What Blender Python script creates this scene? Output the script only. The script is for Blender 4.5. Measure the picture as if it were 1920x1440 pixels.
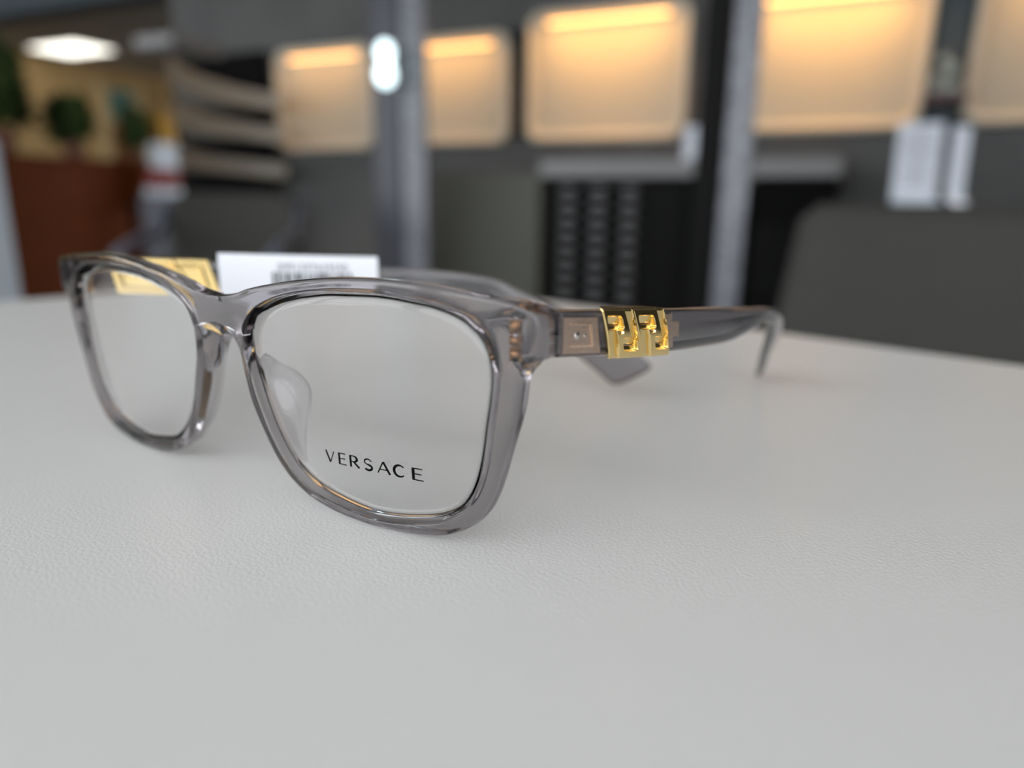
import bpy, bmesh, math, random
from mathutils import Vector, Matrix

for o in list(bpy.data.objects):
    bpy.data.objects.remove(o)
scene = bpy.context.scene
COL = scene.collection
random.seed(7)
MM = 0.001

# ------------------------------------------------------------------ camera
CAM = Vector((0.120925, -0.081522, 0.056881))
YAW, PITCH, ROLL, FPX = 0.579408, 0.251443, 0.016429, 1331.07
cy, sy, cp, sp = math.cos(YAW), math.sin(YAW), math.cos(PITCH), math.sin(PITCH)
fwd = Vector((-sy * cp, cy * cp, -sp))
r0 = Vector((cy, sy, 0))
u0 = r0.cross(fwd)
cr, sr = math.cos(ROLL), math.sin(ROLL)
RV = cr * r0 + sr * u0
UV = cr * u0 - sr * r0
cam_data = bpy.data.cameras.new('camera')
cam_data.sensor_fit = 'HORIZONTAL'
cam_data.sensor_width = 36.0
cam_data.lens = 36.0 * FPX / 1920.0
cam_data.clip_start = 0.005
cam_data.clip_end = 60
cam_data.dof.use_dof = True
cam_data.dof.focus_distance = 0.123
cam_data.dof.aperture_fstop = 6.6
cam = bpy.data.objects.new('camera', cam_data)
COL.objects.link(cam)
M = Matrix((RV, UV, -fwd)).transposed().to_4x4()
M.translation = CAM
cam.matrix_world = M
scene.camera = cam

# ------------------------------------------------------------------ world, exposure
scene.view_settings.view_transform = 'Standard'
scene.view_settings.look = 'None'
scene.view_settings.gamma = 1.0
scene.view_settings.exposure = 0.0
scene.view_settings.use_curve_mapping = False
scene.cycles.max_bounces = 24
scene.cycles.transmission_bounces = 20
scene.cycles.glossy_bounces = 8
scene.cycles.diffuse_bounces = 4
world = bpy.data.worlds.new('overcast_sky')
scene.world = world
world.use_nodes = True
wn = world.node_tree
wn.nodes['Background'].inputs[0].default_value = (0.93, 0.96, 1.0, 1)
wn.nodes['Background'].inputs[1].default_value = 4.3

# room frame: s runs along the display wall, D towards it, h above the floor
EA = math.atan2(0.13904, 0.99029)
ES = Vector((math.cos(EA), math.sin(EA), 0))
EN = Vector((-math.sin(EA), math.cos(EA), 0))
RO = Vector((0.1209, -0.0815, -0.75))


def rm(s, D, h):
    return RO + ES * s + EN * D + Vector((0, 0, h))


def area_light(name, loc, size, size_y, energy, color, aim):
    l = bpy.data.lights.new(name, 'AREA')
    l.shape = 'RECTANGLE'
    l.size, l.size_y = size, size_y
    l.energy = energy
    l.color = color
    o = bpy.data.objects.new(name, l)
    COL.objects.link(o)
    o.location = loc
    d = (aim - loc)
    o.rotation_euler = d.to_track_quat('-Z', 'Y').to_euler()
    return o


# ------------------------------------------------------------------ materials
def mat(name, color=(0.5, 0.5, 0.5), rough=0.5, metal=0.0, emit=None, estr=0.0, spec=0.5, coat=0.0):
    m = bpy.data.materials.new(name)
    m.use_nodes = True
    b = m.node_tree.nodes['Principled BSDF']
    b.inputs['Base Color'].default_value = (*color, 1)
    b.inputs['Roughness'].default_value = rough
    b.inputs['Metallic'].default_value = metal
    b.inputs['Specular IOR Level'].default_value = spec
    b.inputs['Coat Weight'].default_value = coat
    if emit:
        b.inputs['Emission Color'].default_value = (*emit, 1)
        b.inputs['Emission Strength'].default_value = estr
    return m


def noise_mix(m, c1, c2, scale, detail=4, rough=0.6, bump=0.0, bump_dist=0.001, coord='Object', stretch=(1, 1, 1), lo=0.35, hi=0.65):
    nt = m.node_tree
    N, L = nt.nodes, nt.links
    b = N['Principled BSDF']
    tc = N.new('ShaderNodeTexCoord')
    mp = N.new('ShaderNodeMapping')
    mp.inputs['Scale'].default_value = stretch
    L.new(tc.outputs[coord], mp.inputs[0])
    nz = N.new('ShaderNodeTexNoise')
    nz.inputs['Scale'].default_value = scale
    nz.inputs['Detail'].default_value = detail
    nz.inputs['Roughness'].default_value = rough
    L.new(mp.outputs[0], nz.inputs[0])
    ramp = N.new('ShaderNodeValToRGB')
    ramp.color_ramp.elements[0].position = lo
    ramp.color_ramp.elements[1].position = hi
    ramp.color_ramp.elements[0].color = (*c1, 1)
    ramp.color_ramp.elements[1].color = (*c2, 1)
    L.new(nz.outputs[0], ramp.inputs[0])
    L.new(ramp.outputs[0], b.inputs['Base Color'])
    if bump:
        bp = N.new('ShaderNodeBump')
        bp.inputs['Strength'].default_value = bump
        bp.inputs['Distance'].default_value = bump_dist
        L.new(nz.outputs[0], bp.inputs['Height'])
        L.new(bp.outputs[0], b.inputs['Normal'])
    return m


def glass_mat(name, density, acol, ior=1.49, rough=0.0, color=(1, 1, 1), trans=1.0):
    m = bpy.data.materials.new(name)
    m.use_nodes = True
    N, L = m.node_tree.nodes, m.node_tree.links
    N.clear()
    out = N.new('ShaderNodeOutputMaterial')
    g = N.new('ShaderNodeBsdfPrincipled')
    g.inputs['Base Color'].default_value = (*color, 1)
    g.inputs['Roughness'].default_value = rough
    g.inputs['IOR'].default_value = ior
    g.inputs['Transmission Weight'].default_value = trans
    L.new(g.outputs[0], out.inputs['Surface'])
    if density:
        v = N.new('ShaderNodeVolumeAbsorption')
        v.inputs['Color'].default_value = (*acol, 1)
        v.inputs['Density'].default_value = density
        L.new(v.outputs[0], out.inputs['Volume'])
    return m


ACETATE = glass_mat('grey_clear_acetate', 300.0, (0.44, 0.405, 0.425), 1.49, color=(0.90, 0.885, 0.89))
ACETATE2 = glass_mat('grey_smoked_acetate', 420.0, (0.44, 0.42, 0.44), 1.49, color=(0.55, 0.535, 0.555), trans=0.93)
LENS = glass_mat('clear_demo_lens', 0, (1, 1, 1), 1.40)
GOLD = mat('polished_gold', (0.95, 0.71, 0.31), 0.15, 1.0)
ROSE = noise_mix(mat('brushed_rose_metal', (0.75, 0.52, 0.38), 0.30, 0.7), (0.44, 0.32, 0.25), (0.58, 0.44, 0.35), 900, 3, stretch=(1, 1, 6))
ROSEL = mat('polished_rose_metal', (0.90, 0.66, 0.48), 0.2, 0.9)
COPPER = mat('copper_hinge_metal', (0.80, 0.47, 0.20), 0.22, 1.0)
STEEL = mat('screw_steel', (0.7, 0.68, 0.66), 0.25, 1.0)
INK = mat('black_print', (0.004, 0.004, 0.004), 0.9, spec=0.02)
PAPER = mat('white_label', (0.86, 0.88, 0.93), 0.4)
INKG = mat('grey_label_print', (0.12, 0.12, 0.14), 0.6)

# white laminate with an orange-peel surface
LAM = mat('white_laminate', (0.80, 0.80, 0.785), 0.33, spec=0.45)
nt = LAM.node_tree
N, L = nt.nodes, nt.links
tc = N.new('ShaderNodeTexCoord')
n1 = N.new('ShaderNodeTexNoise'); n1.inputs['Scale'].default_value = 1500; n1.inputs['Detail'].default_value = 3
n2 = N.new('ShaderNodeTexNoise'); n2.inputs['Scale'].default_value = 14; n2.inputs['Detail'].default_value = 3
L.new(tc.outputs['Object'], n1.inputs[0]); L.new(tc.outputs['Object'], n2.inputs[0])
bp = N.new('ShaderNodeBump'); bp.inputs['Strength'].default_value = 0.42; bp.inputs['Distance'].default_value = 0.00022
L.new(n1.outputs[0], bp.inputs['Height']); L.new(bp.outputs[0], N['Principled BSDF'].inputs['Normal'])
mr = N.new('ShaderNodeMapRange'); mr.inputs[3].default_value = 0.27; mr.inputs[4].default_value = 0.40
L.new(n2.outputs[0], mr.inputs[0]); L.new(mr.outputs[0], N['Principled BSDF'].inputs['Roughness'])

WALLG = noise_mix(mat('dark_grey_wall_paint', rough=0.75), (0.078, 0.079, 0.078), (0.098, 0.098, 0.096), 3.0)
LINTEL = mat('blue_grey_bulkhead_paint', (0.045, 0.062, 0.072), 0.7)
YELLOW = noise_mix(mat('ochre_wall_paint', rough=0.8), (0.42, 0.275, 0.115), (0.50, 0.335, 0.145), 1.5)
CEILM = mat('grey_ceiling_tile', (0.42, 0.41, 0.38), 0.9)
FLOORM = noise_mix(mat('dark_carpet_tile', rough=0.95), (0.05, 0.05, 0.052), (0.08, 0.08, 0.082), 60)
SILL = mat('window_frame_metal', (0.12, 0.12, 0.13), 0.4, 0.6)
FABRIC = noise_mix(mat('charcoal_fabric', rough=0.95, spec=0.15), (0.044, 0.044, 0.040), (0.062, 0.062, 0.056), 350, bump=0.4, bump_dist=0.001)
BLUEV = mat('blue_grey_vinyl', (0.13, 0.14, 0.18), 0.35)
CHROME = mat('satin_metal', (0.55, 0.55, 0.56), 0.3, 1.0)
BLACKM = mat('black_laminate', (0.006, 0.006, 0.006), 0.6, spec=0.08)
BLACKW = mat('matt_black', (0.006, 0.006, 0.006), 0.8, spec=0.05)
SLATG = mat('grey_plastic_handle', (0.16, 0.16, 0.16), 0.4)
COUNTG = mat('pale_grey_countertop', (0.22, 0.22, 0.22), 0.5)
OLIVE = mat('olive_grey_panel', (0.090, 0.092, 0.074), 0.7)
BOARD = mat('cream_display_board', (0.43, 0.395, 0.31), 0.6)
BOARDRIM = mat('pale_board_rim', (0.56, 0.52, 0.43), 0.45)
WARM = mat('warm_led_strip', (1, 0.7, 0.4), 0.5, emit=(1.0, 0.50, 0.14), estr=3.5)
POLEM = mat('slate_column_paint', (0.048, 0.052, 0.066), 0.45)
FROST = noise_mix(mat('frosted_acrylic_strip', rough=0.3), (0.13, 0.135, 0.155), (0.27, 0.28, 0.31), 40, stretch=(1, 1, 1))
BULB = mat('cool_white_bulb', (1, 1, 1), 0.4, emit=(0.74, 0.96, 1.0), estr=3.0)
LAMPW = mat('lit_ceiling_panel', (1, 1, 1), 0.5, emit=(1.0, 0.97, 0.86), estr=3.0)
REDWOOD = noise_mix(mat('red_brown_wood', rough=0.6, spec=0.15), (0.095, 0.020, 0.004), (0.135, 0.032, 0.006), 6, stretch=(1, 1, 8))
CREAM = mat('cream_shelf_laminate', (0.60, 0.59, 0.54), 0.55)
LEAF = noise_mix(mat('dark_green_leaf', rough=0.5), (0.018, 0.035, 0.008), (0.05, 0.085, 0.02), 30)
POTM = mat('terracotta_pot', (0.16, 0.07, 0.045), 0.7)
WHITEM = mat('cool_white_plastic', (0.62, 0.68, 0.74), 0.4)
TEAL = mat('teal_glass_pane', (0.12, 0.24, 0.22), 0.2)
BROWN = mat('brown_door_panel', (0.20, 0.075, 0.02), 0.5)
TRIMY = mat('pale_ochre_trim', (0.62, 0.47, 0.24), 0.6)
AMBER = mat('amber_yellow_card', (0.55, 0.30, 0.04), 0.6)
REDM = mat('dull_red_card', (0.25, 0.04, 0.035), 0.6)
SIGNP = mat('pale_printed_sheet', (0.62, 0.66, 0.73), 0.35)
SIGNI = mat('faint_sheet_print', (0.33, 0.34, 0.38), 0.6)
ACRYL = glass_mat('clear_acrylic', 0, (1, 1, 1), 1.45)
MAROON = mat('maroon_shelf', (0.07, 0.02, 0.02), 0.5)
GLASSW = glass_mat('clear_glass_ornament', 0, (1, 1, 1), 1.45, color=(0.55, 0.62, 0.60), trans=0.5)


# ------------------------------------------------------------------ helpers
def link(name, me, m, parent=None, smooth=False, loc=None, rotz=None):
    o = bpy.data.objects.new(name, me)
    COL.objects.link(o)
    if m is not None:
        for mm in (m if isinstance(m, (list, tuple)) else [m]):
            me.materials.append(mm)
    if smooth:
        for p in me.polygons:
            p.use_smooth = True
    if parent is not None:
        o.parent = parent
    if loc is not None:
        o.location = loc
    if rotz is not None:
        o.rotation_euler[2] = rotz
    return o


def tag(o, label=None, cat=None, group=None, kind=None):
    if label: o['label'] = label
    if cat: o['category'] = cat
    if group: o['group'] = group
    if kind: o['kind'] = kind
    return o


def thing(name, label, cat, loc=(0, 0, 0), rotz=0.0, group=None):
    o = bpy.data.objects.new(name, None)
    o.empty_display_size = 0.02
    COL.objects.link(o)
    o.location = loc
    o.rotation_euler[2] = rotz
    return tag(o, label, cat, group)


def bm_mesh(name, bm):
    me = bpy.data.meshes.new(name)
    bmesh.ops.recalc_face_normals(bm, faces=bm.faces)
    bm.to_mesh(me)
    bm.free()
    return me


def add_box(bm, c, size, rot=None, bevel=0.0, seg=2):
    r = bmesh.ops.create_cube(bm, size=1.0)
    vs = r['verts']
    bmesh.ops.scale(bm, vec=size, verts=vs)
    if bevel:
        es = list({e for v in vs for e in v.link_edges})
        rb = bmesh.ops.bevel(bm, geom=es, offset=bevel, segments=seg, affect='EDGES', profile=0.5)
        vs = list({v for f in rb['faces'] for v in f.verts} | {v for v in vs if v.is_valid})
    if rot is not None:
        bmesh.ops.rotate(bm, cent=(0, 0, 0), matrix=rot, verts=vs)
    bmesh.ops.translate(bm, vec=c, verts=vs)
    return vs


def box(name, c, size, m, parent=None, bevel=0.0, seg=2, rot=None):
    bm = bmesh.new()
    add_box(bm, c, size, rot, bevel, seg)
    return link(name, bm_mesh(name, bm), m, parent)


def add_tube(bm, pts, radii, n=10, cap=True):
    rings = []
    P = [Vector(p) for p in pts]
    if not isinstance(radii, (list, tuple)):
        radii = [radii] * len(P)
    up = Vector((0, 0, 1))
    for i, p in enumerate(P):
        d = (P[min(i + 1, len(P) - 1)] - P[max(i - 1, 0)]).normalized()
        a = up if abs(d.dot(up)) < 0.95 else Vector((1, 0, 0))
        x = d.cross(a).normalized()
        y = d.cross(x).normalized()
        rings.append([bm.verts.new(p + (x * math.cos(2 * math.pi * k / n) + y * math.sin(2 * math.pi * k / n)) * radii[i]) for k in range(n)])
    for a, b in zip(rings, rings[1:]):
        for k in range(n):
            bm.faces.new((a[k], a[(k + 1) % n], b[(k + 1) % n], b[k]))
    if cap:
        bm.faces.new(rings[0]); bm.faces.new(rings[-1])


def tube(name, pts, radii, m, parent=None, n=12, smooth=True):
    bm = bmesh.new()
    add_tube(bm, pts, radii, n)
    return link(name, bm_mesh(name, bm), m, parent, smooth)


def rounded_prism(bm, w, h, d, r, n=6, c=(0, 0, 0)):
    """plate in the xz plane, w wide, h high, rounded corners, d deep in y"""
    pts = []
    for cx, cz, a0 in ((w / 2 - r, h / 2 - r, 0), (-w / 2 + r, h / 2 - r, 90), (-w / 2 + r, -h / 2 + r, 180), (w / 2 - r, -h / 2 + r, 270)):
        for k in range(n + 1):
            a = math.radians(a0 + 90 * k / n)
            pts.append((cx + r * math.cos(a), cz + r * math.sin(a)))
    f = [bm.verts.new((c[0] + x, c[1] - d / 2, c[2] + z)) for x, z in pts]
    b = [bm.verts.new((c[0] + x, c[1] + d / 2, c[2] + z)) for x, z in pts]
    bm.faces.new(f); bm.faces.new(b[::-1])
    for k in range(len(pts)):
        j = (k + 1) % len(pts)
        bm.faces.new((f[k], b[k], b[j], f[j]))
    return pts


def catmull(P, t):
    """open Catmull-Rom through the control points, t in [0, len-1]"""
    n = len(P)
    i = min(int(t), n - 2)
    f = t - i
    g = lambda k: P[max(0, min(n - 1, k))]
    p0, p1, p2, p3 = g(i - 1), g(i), g(i + 1), g(i + 2)
    return tuple(0.5 * ((2 * b) + (-a + c) * f + (2 * a - 5 * b + 4 * c - d) * f * f + (-a + 3 * b - 3 * c + d) * f ** 3)
                 for a, b, c, d in zip(p0, p1, p2, p3))


# ================================================================== THE ROOM
def room_box(name, s0, s1, D0, D1, h0, h1, m, bevel=0.0, parent=None):
    """box aligned with the room; origin at its base centre"""
    c = rm((s0 + s1) / 2, (D0 + D1) / 2, h0)
    bm = bmesh.new()
    add_box(bm, (0, 0, (h1 - h0) / 2), (s1 - s0, D1 - D0, h1 - h0), None, bevel)
    o = link(name, bm_mesh(name, bm), m, parent)
    if parent is None:
        o.location = c
        o.rotation_euler[2] = EA
    return o


def struct(o):
    o['kind'] = 'structure'
    return o


H = 2.45
S0, S1, DB, DF = -9.2, 2.3, 3.36, -1.5
struct(room_box('floor', S0 - 0.2, S1 + 0.2, DF - 0.2, 8.9, -0.06, 0.0, FLOORM))
struct(room_box('ceiling', S0 - 0.2, S1 + 0.2, DF - 0.2, 8.9, H, H + 0.08, CEILM))
struct(room_box('wall_back', -3.9, S1 + 0.2, DB, DB + 0.14, 0, H, WALLG))
struct(room_box('wall_left', S0 - 0.15, S0, DF - 0.2, 8.9, 0, H, YELLOW))
struct(room_box('wall_right', S1, S1 + 0.14, DF, DB, 0, H, WALLG))
struct(room_box('wall_far', S0, S1, 8.7, 8.84, 0, H, YELLOW))
struct(room_box('trim_1', -9.15, -3.9, DB - 0.05, DB + 0.15, 1.99, H, LINTEL))
struct(room_box('baseboard_back', -3.9, S1, DB - 0.012, DB, 0, 0.10, BLACKW))
# glazed shop front behind the viewer: sill, header and mullions
struct(room_box('trim_2', S0, S1 + 0.14, DF - 0.1, DF, 0, 0.35, SILL))
struct(room_box('trim_3', S0, S1 + 0.14, DF - 0.1, DF, 2.3, H, SILL))
for k in range(11):
    s = S0 + 0.1 + k * 1.13
    struct(room_box('window_%d' % (k + 1), s - 0.03, s + 0.03, DF - 0.1, DF, 0.35, 2.3, SILL))

# door with teal pane in the ochre wall
d1 = bpy.data.objects.new('door_1', None)
COL.objects.link(d1)
d1['kind'] = 'structure'
d1.location = rm(S0 + 0.02, 6.95, 0); d1.rotation_euler[2] = EA
box('door_leaf', (0, 0, 1.1), (0.035, 0.46, 2.2), TRIMY, d1)
box('pane', (0.022, 0, 1.98), (0.012, 0.36, 0.38), TEAL, d1)
box('panel', (0.022, 0, 1.30), (0.012, 0.36, 0.90), BROWN, d1)
for yy in (-0.30, 0.30):
    box('door_jamb', (0.02, yy, 1.15), (0.06, 0.09, 2.3), TRIMY, d1)

# ceiling light panels
def ceiling_light(s, D, w, l, label, m=LAMPW):
    t = thing('ceiling_light', label, 'ceiling light', rm(s, D, H), EA, 'recessed ceiling lights')
    box('frame', (0, 0, -0.008), (w + 0.05, l + 0.05, 0.014), CEILM, t)
    box('diffuser', (0, 0, -0.019), (w, l, 0.008), m, t)
    return t


ceiling_light(-8.45, 5.85, 0.80, 0.50, 'lit rectangular ceiling panel over the ochre room at far left')

# ------------------------------------------------------------------ lit display boards
def display_board(s0, s1, h0, h1, label, energy):
    w, h = s1 - s0, h1 - h0
    t = thing('display_board', label, 'display board', rm((s0 + s1) / 2, DB - 0.002, h0), EA, 'warm lit display boards on the grey wall')
    bm = bmesh.new()
    rounded_prism(bm, w - 0.06, h - 0.06, 0.02, 0.05, c=(0, -0.012, h / 2))
    link('panel', bm_mesh('panel', bm), BOARD, t)
    # raised rim: ring between two rounded rectangles
    bm = bmesh.new()
    R = []
    for (ww, hh, rr, y) in ((w, h, 0.07, 0.0), (w, h, 0.07, -0.055), (w - 0.012, h - 0.012, 0.066, -0.062), (w - 0.055, h - 0.055, 0.05, -0.062), (w - 0.075, h - 0.075, 0.045, -0.022)):
        ring = []
        n = 8
        for cx, cz, a0 in ((ww / 2 - rr, hh / 2 - rr, 0), (-ww / 2 + rr, hh / 2 - rr, 90), (-ww / 2 + rr, -hh / 2 + rr, 180), (ww / 2 - rr, -hh / 2 + rr, 270)):
            for k in range(n + 1):
                a = math.radians(a0 + 90 * k / n)
                ring.append(bm.verts.new((cx + rr * math.cos(a), y, h / 2 + cz + rr * math.sin(a))))
        R.append(ring)
    for a, b in zip(R, R[1:]):
        for k in range(len(a)):
            j = (k + 1) % len(a)
            bm.faces.new((a[k], a[j], b[j], b[k]))
    link('rim', bm_mesh('rim', bm), BOARDRIM, t, smooth=True)
    led = box('led_strip', (0, -0.045, h - 0.052), (w - 0.2, 0.012, 0.010), WARM, t)
    l = area_light('display_board_glow', rm((s0 + s1) / 2, DB - 0.15, h1 + 0.01), w - 0.16, 0.04, energy * 0.72, (1.0, 0.50, 0.13), rm((s0 + s1) / 2, DB - 0.0, h0 + 0.1))
    l.data.spread = math.radians(105)
    return t


display_board(-3.06, -2.40, 1.07, 1.60, 'warm lit board farthest left, beside the curved shelves', 1.0)
display_board(-2.30, -1.60, 1.085, 1.595, 'warm lit board just right of the bright oval lamp', 1.6)
display_board(-1.505, -0.74, 1.09, 1.66, 'warm lit board in the middle, above the black drawer cabinet', 3.4)
display_board(-0.56, 0.17, 1.105, 1.66, 'large warm lit board right of the tall grey column', 3.3)
display_board(0.305, 1.00, 1.115, 1.68, 'warm lit board cut by the right edge of the photo', 1.4)

# black infill strip between boards two and three, and one by board four
tag(room_box('black_strip', -1.585, -1.515, DB - 0.045, DB - 0.001, 1.12, 1.60, BLACKW, 0.005), 'black vertical strip between the two middle lit boards', 'panel')
tag(room_box('grey_strip', 0.180, 0.290, DB - 0.03, DB - 0.001, 0.95, 1.75, LINTEL, 0.005), 'dark green grey panel between the two rightmost lit boards', 'panel')

# ------------------------------------------------------------------ columns with holders
def display_column(s, D, w1, w2, label, m1, pegs, htop=H):
    t = thing('display_column', label, 'column', rm(s, D, 0), EA, 'floor to ceiling display columns')
    box('post', (-w2 / 2, 0, htop / 2), (w1, 0.06, htop - 0.004), m1, t, 0.004)
    box('strip', (w1 / 2 + 0.002, 0, htop / 2), (w2 - 0.004, 0.03, htop - 0.004), FROST, t, 0.003)
    for k in range(pegs):
        b = bmesh.new()
        add_box(b, (w1 / 2, -0.026, 0.42 + k * 0.042), (w2 * 0.62, 0.022, 0.012), None, 0.003)
        link('holder', bm_mesh('holder', b), FROST, t)
    return t


display_column(-1.745, 2.60, 0.125, 0.115, 'slim slate column with a holder strip, behind the oval lamp', POLEM, 34)
display_column(-0.338, 2.00, 0.066, 0.072, 'black column with a pale grey holder strip, centre right', BLACKM, 34)

# bright oval lamp: two cool bulbs on a bracket, in front of the left column
lt = thing('wall_lamp', 'bright cool white oval lamp on the left column', 'lamp', rm(-1.735, 2.50, 1.235), EA)
for hh, rr in ((0.045, 0.036), (0.125, 0.032)):
    bm = bmesh.new()
    bmesh.ops.create_uvsphere(bm, u_segments=20, v_segments=12, radius=rr)
    bmesh.ops.scale(bm, vec=(1, 1, 1.25), verts=bm.verts)
    bmesh.ops.translate(bm, vec=(0, -0.02, hh), verts=bm.verts)
    link('bulb', bm_mesh('bulb', bm), BULB, lt, True)
box('bracket', (0, 0.035, 0.085), (0.03, 0.05, 0.16), CHROME, lt, 0.004)

# ------------------------------------------------------------------ low cabinets
cab = thing('counter_cabinet', 'olive grey cabinet end panel under the middle boards', 'cabinet', rm(-1.555, 3.10, 0), EA)
box('body', (0, 0.02, 0.465), (0.60, 0.40, 0.93), OLIVE, cab, 0.004)
box('kick', (0, -0.16, 0.03), (0.58, 0.02, 0.06), BLACKW, cab)
dr = thing('drawer_cabinet', 'black cabinet with three columns of grey drawer handles', 'cabinet', rm(-0.91, 3.13, 0), EA)
box('body', (-0.005, 0, 0.455), (0.57, 0.38, 0.90), BLACKM, dr, 0.003)
for c in range(3):
    for k in range(14):
        d = box('drawer', (-0.215 + c * 0.135, -0.195, 0.855 - k * 0.058), (0.118, 0.012, 0.050), BLACKM, dr, 0.002)
        box('handle', (-0.215 + c * 0.135, -0.209, 0.862 - k * 0.058), (0.058, 0.018, 0.020), SLATG, d, 0.003)
tag(room_box('countertop', -1.245, -0.590, 2.88, 3.35, 0.912, 0.975, COUNTG, 0.004), 'pale grey countertop over the black drawer cabinet', 'countertop')
bc = thing('black_cabinet', 'open black cabinet right of the drawer columns', 'cabinet', rm(-0.50, 3.13, 0), EA)
box('body', (-0.0, 0.10, 0.45), (0.235, 0.18, 0.88), BLACKW, bc, 0.003)
for x in (-0.112, 0.112):
    box('side_panel', (x, -0.09, 0.45), (0.012, 0.2, 0.88), BLACKM, bc)
for z in (0.25, 0.55, 0.84):
    box('shelf', (0, -0.09, z), (0.21, 0.19, 0.012), BLACKM, bc)
br = thing('black_cabinet', 'black cabinet right of the tall column, behind the big chair', 'cabinet', rm(-0.225, 3.11, 0), EA)
box('body', (0.0, 0, 0.455), (0.28, 0.38, 0.90), BLACKW, br, 0.003)
for z in (0.3, 0.6):
    d = box('door', (0, -0.197, z), (0.262, 0.014, 0.28), BLACKM, br, 0.003)
    box('handle', (0, -0.212, z + 0.11), (0.12, 0.014, 0.012), BLACKW, d, 0.003)
tag(room_box('countertop', -0.38, -0.075, 2.88, 3.35, 0.912, 0.978, COUNTG, 0.004), 'short pale grey countertop right of the tall column', 'countertop')

# sign holder on a console behind the big chair
co = thing('console_table', 'dark console table hidden behind the big charcoal chair', 'table', rm(0.36, 2.35, 0), EA)
box('top', (0, 0, 0.805), (0.80, 0.42, 0.026), POLEM, co, 0.003)
for x in (-0.37, 0.37):
    for y in (-0.18, 0.18):
        box('leg', (x, y, 0.396), (0.04, 0.04, 0.79), POLEM, co)
def sign(s, D, w, h, label, lines):
    t = thing('sign_holder', label, 'sign', rm(s, D, 0.8185), EA + 0.12)
    rot = Matrix.Rotation(math.radians(-7), 3, 'X')
    bm = bmesh.new()
    add_box(bm, (0, 0, h / 2), (w, 0.004, h), None)
    bmesh.ops.rotate(bm, cent=(0, 0, 0), matrix=rot, verts=bm.verts)
    sheet = link('sheet', bm_mesh('sheet', bm), SIGNP, t)
    if lines:
        bm = bmesh.new()
        random.seed(3)
        for k in range(9):
            ww = w * random.uniform(0.35, 0.72)
            add_box(bm, (random.uniform(-0.01, 0.01), -0.0026, h * (0.24 + 0.08 * k)), (ww, 0.001, h * 0.03), None)
        bmesh.ops.rotate(bm, cent=(0, 0, 0), matrix=rot, verts=bm.verts)
        link('print', bm_mesh('print', bm), SIGNI, sheet)
    box('foot', (0, -0.02, 0.006), (w * 1.02, 0.07, 0.012), WHITEM if lines else CHROME, t, 0.002)
    return t


sign(0.128, 2.30, 0.108, 0.215, 'pale blue grey printed sheet in a stand above the big chair', True)
sign(0.228, 2.32, 0.040, 0.205, 'narrow pale upright panel right of the printed sheet stand', False)
ms = tag(room_box('wall_shelf', 0.165, 0.300, 3.14, 3.32, 1.185, 1.210, MAROON, 0.002), 'small maroon shelf between the two rightmost lit boards', 'shelf')
orn = thing('glass_ornament', 'clear glass ornament on the small maroon shelf', 'ornament', rm(0.230, 3.23, 1.2105), EA)
for (x, z, r_) in ((-0.024, 0.060, 0.026), (0.014, 0.095, 0.028), (0.026, 0.028, 0.028), (-0.016, 0.128, 0.022), (-0.024, 0.020, 0.020)):
    bm = bmesh.new()
    bmesh.ops.create_icosphere(bm, subdivisions=2, radius=r_)
    bmesh.ops.translate(bm, vec=(x, 0, z), verts=bm.verts)
    link('facet', bm_mesh('facet', bm), GLASSW, orn)

# ------------------------------------------------------------------ curved shelf unit
us = thing('curved_shelf_unit', 'dark shelf unit with three curved cream trays, left of the lit boards', 'shelf unit', rm(-3.1, 2.9, 0), EA)
TRAY = [(-2.58, 2.19), (-2.72, 2.38), (-2.84, 2.58), (-2.90, 2.80), (-2.915, 2.97), (-2.90, 3.06), (-2.89, 3.12), (-2.88, 3.16)]


def curved_tray(z, th, m, name='tray'):
    bm = bmesh.new()
    n = 28
    rows = []
    for k in range(n + 1):
        x, y = catmull(TRAY, k / n * (len(TRAY) - 1))
        x += 3.1; y -= 2.9
        f = k / n
        bx, by = -0.68 + 0.76 * f, 0.36
        wv = 0.025 * (1 - f)
        rows.append([bm.verts.new((x - 0.01, y, z + wv)), bm.verts.new((x, y, z + th + wv)), bm.verts.new((bx, by, z + th + 0.01)), bm.verts.new((bx, by, z + 0.04))])
    for a, b in zip(rows, rows[1:]):
        for j in range(4):
            bm.faces.new((a[j], a[(j + 1) % 4], b[(j + 1) % 4], b[j]))
    bm.faces.new(rows[0]); bm.faces.new(rows[-1])
    return link(name, bm_mesh(name, bm), m, us)


for z in (1.262, 1.095, 0.910):
    curved_tray(z, 0.072, CREAM)
box('back_panel', (-0.36, 0.375, 1.02), (0.76, 0.015, 1.16), BLACKW, us)
box('top_box', (0.12, -0.30, 1.485), (0.24, 0.30, 0.05), COUNTG, us, 0.004)
box('base', (-0.33, 0.20, 0.405), (0.76, 0.32, 0.80), POLEM, us, 0.004)

# small white boxes at the foot of the shelves
def card_box(s, D, h0, w, d, h, m, label, name='box', rz=0.0):
    o = box(name, (0, 0, h / 2), (w, d, h), m, None, 0.003)
    o.location = rm(s, D, h0); o.rotation_euler[2] = EA + rz
    tag(o, label, 'box')
    return o


card_box(-0.635, 3.0, 0.9755, 0.055, 0.06, 0.13, SIGNP, 'small pale upright box on the countertop over the black drawers', 'upright_box')

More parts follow.
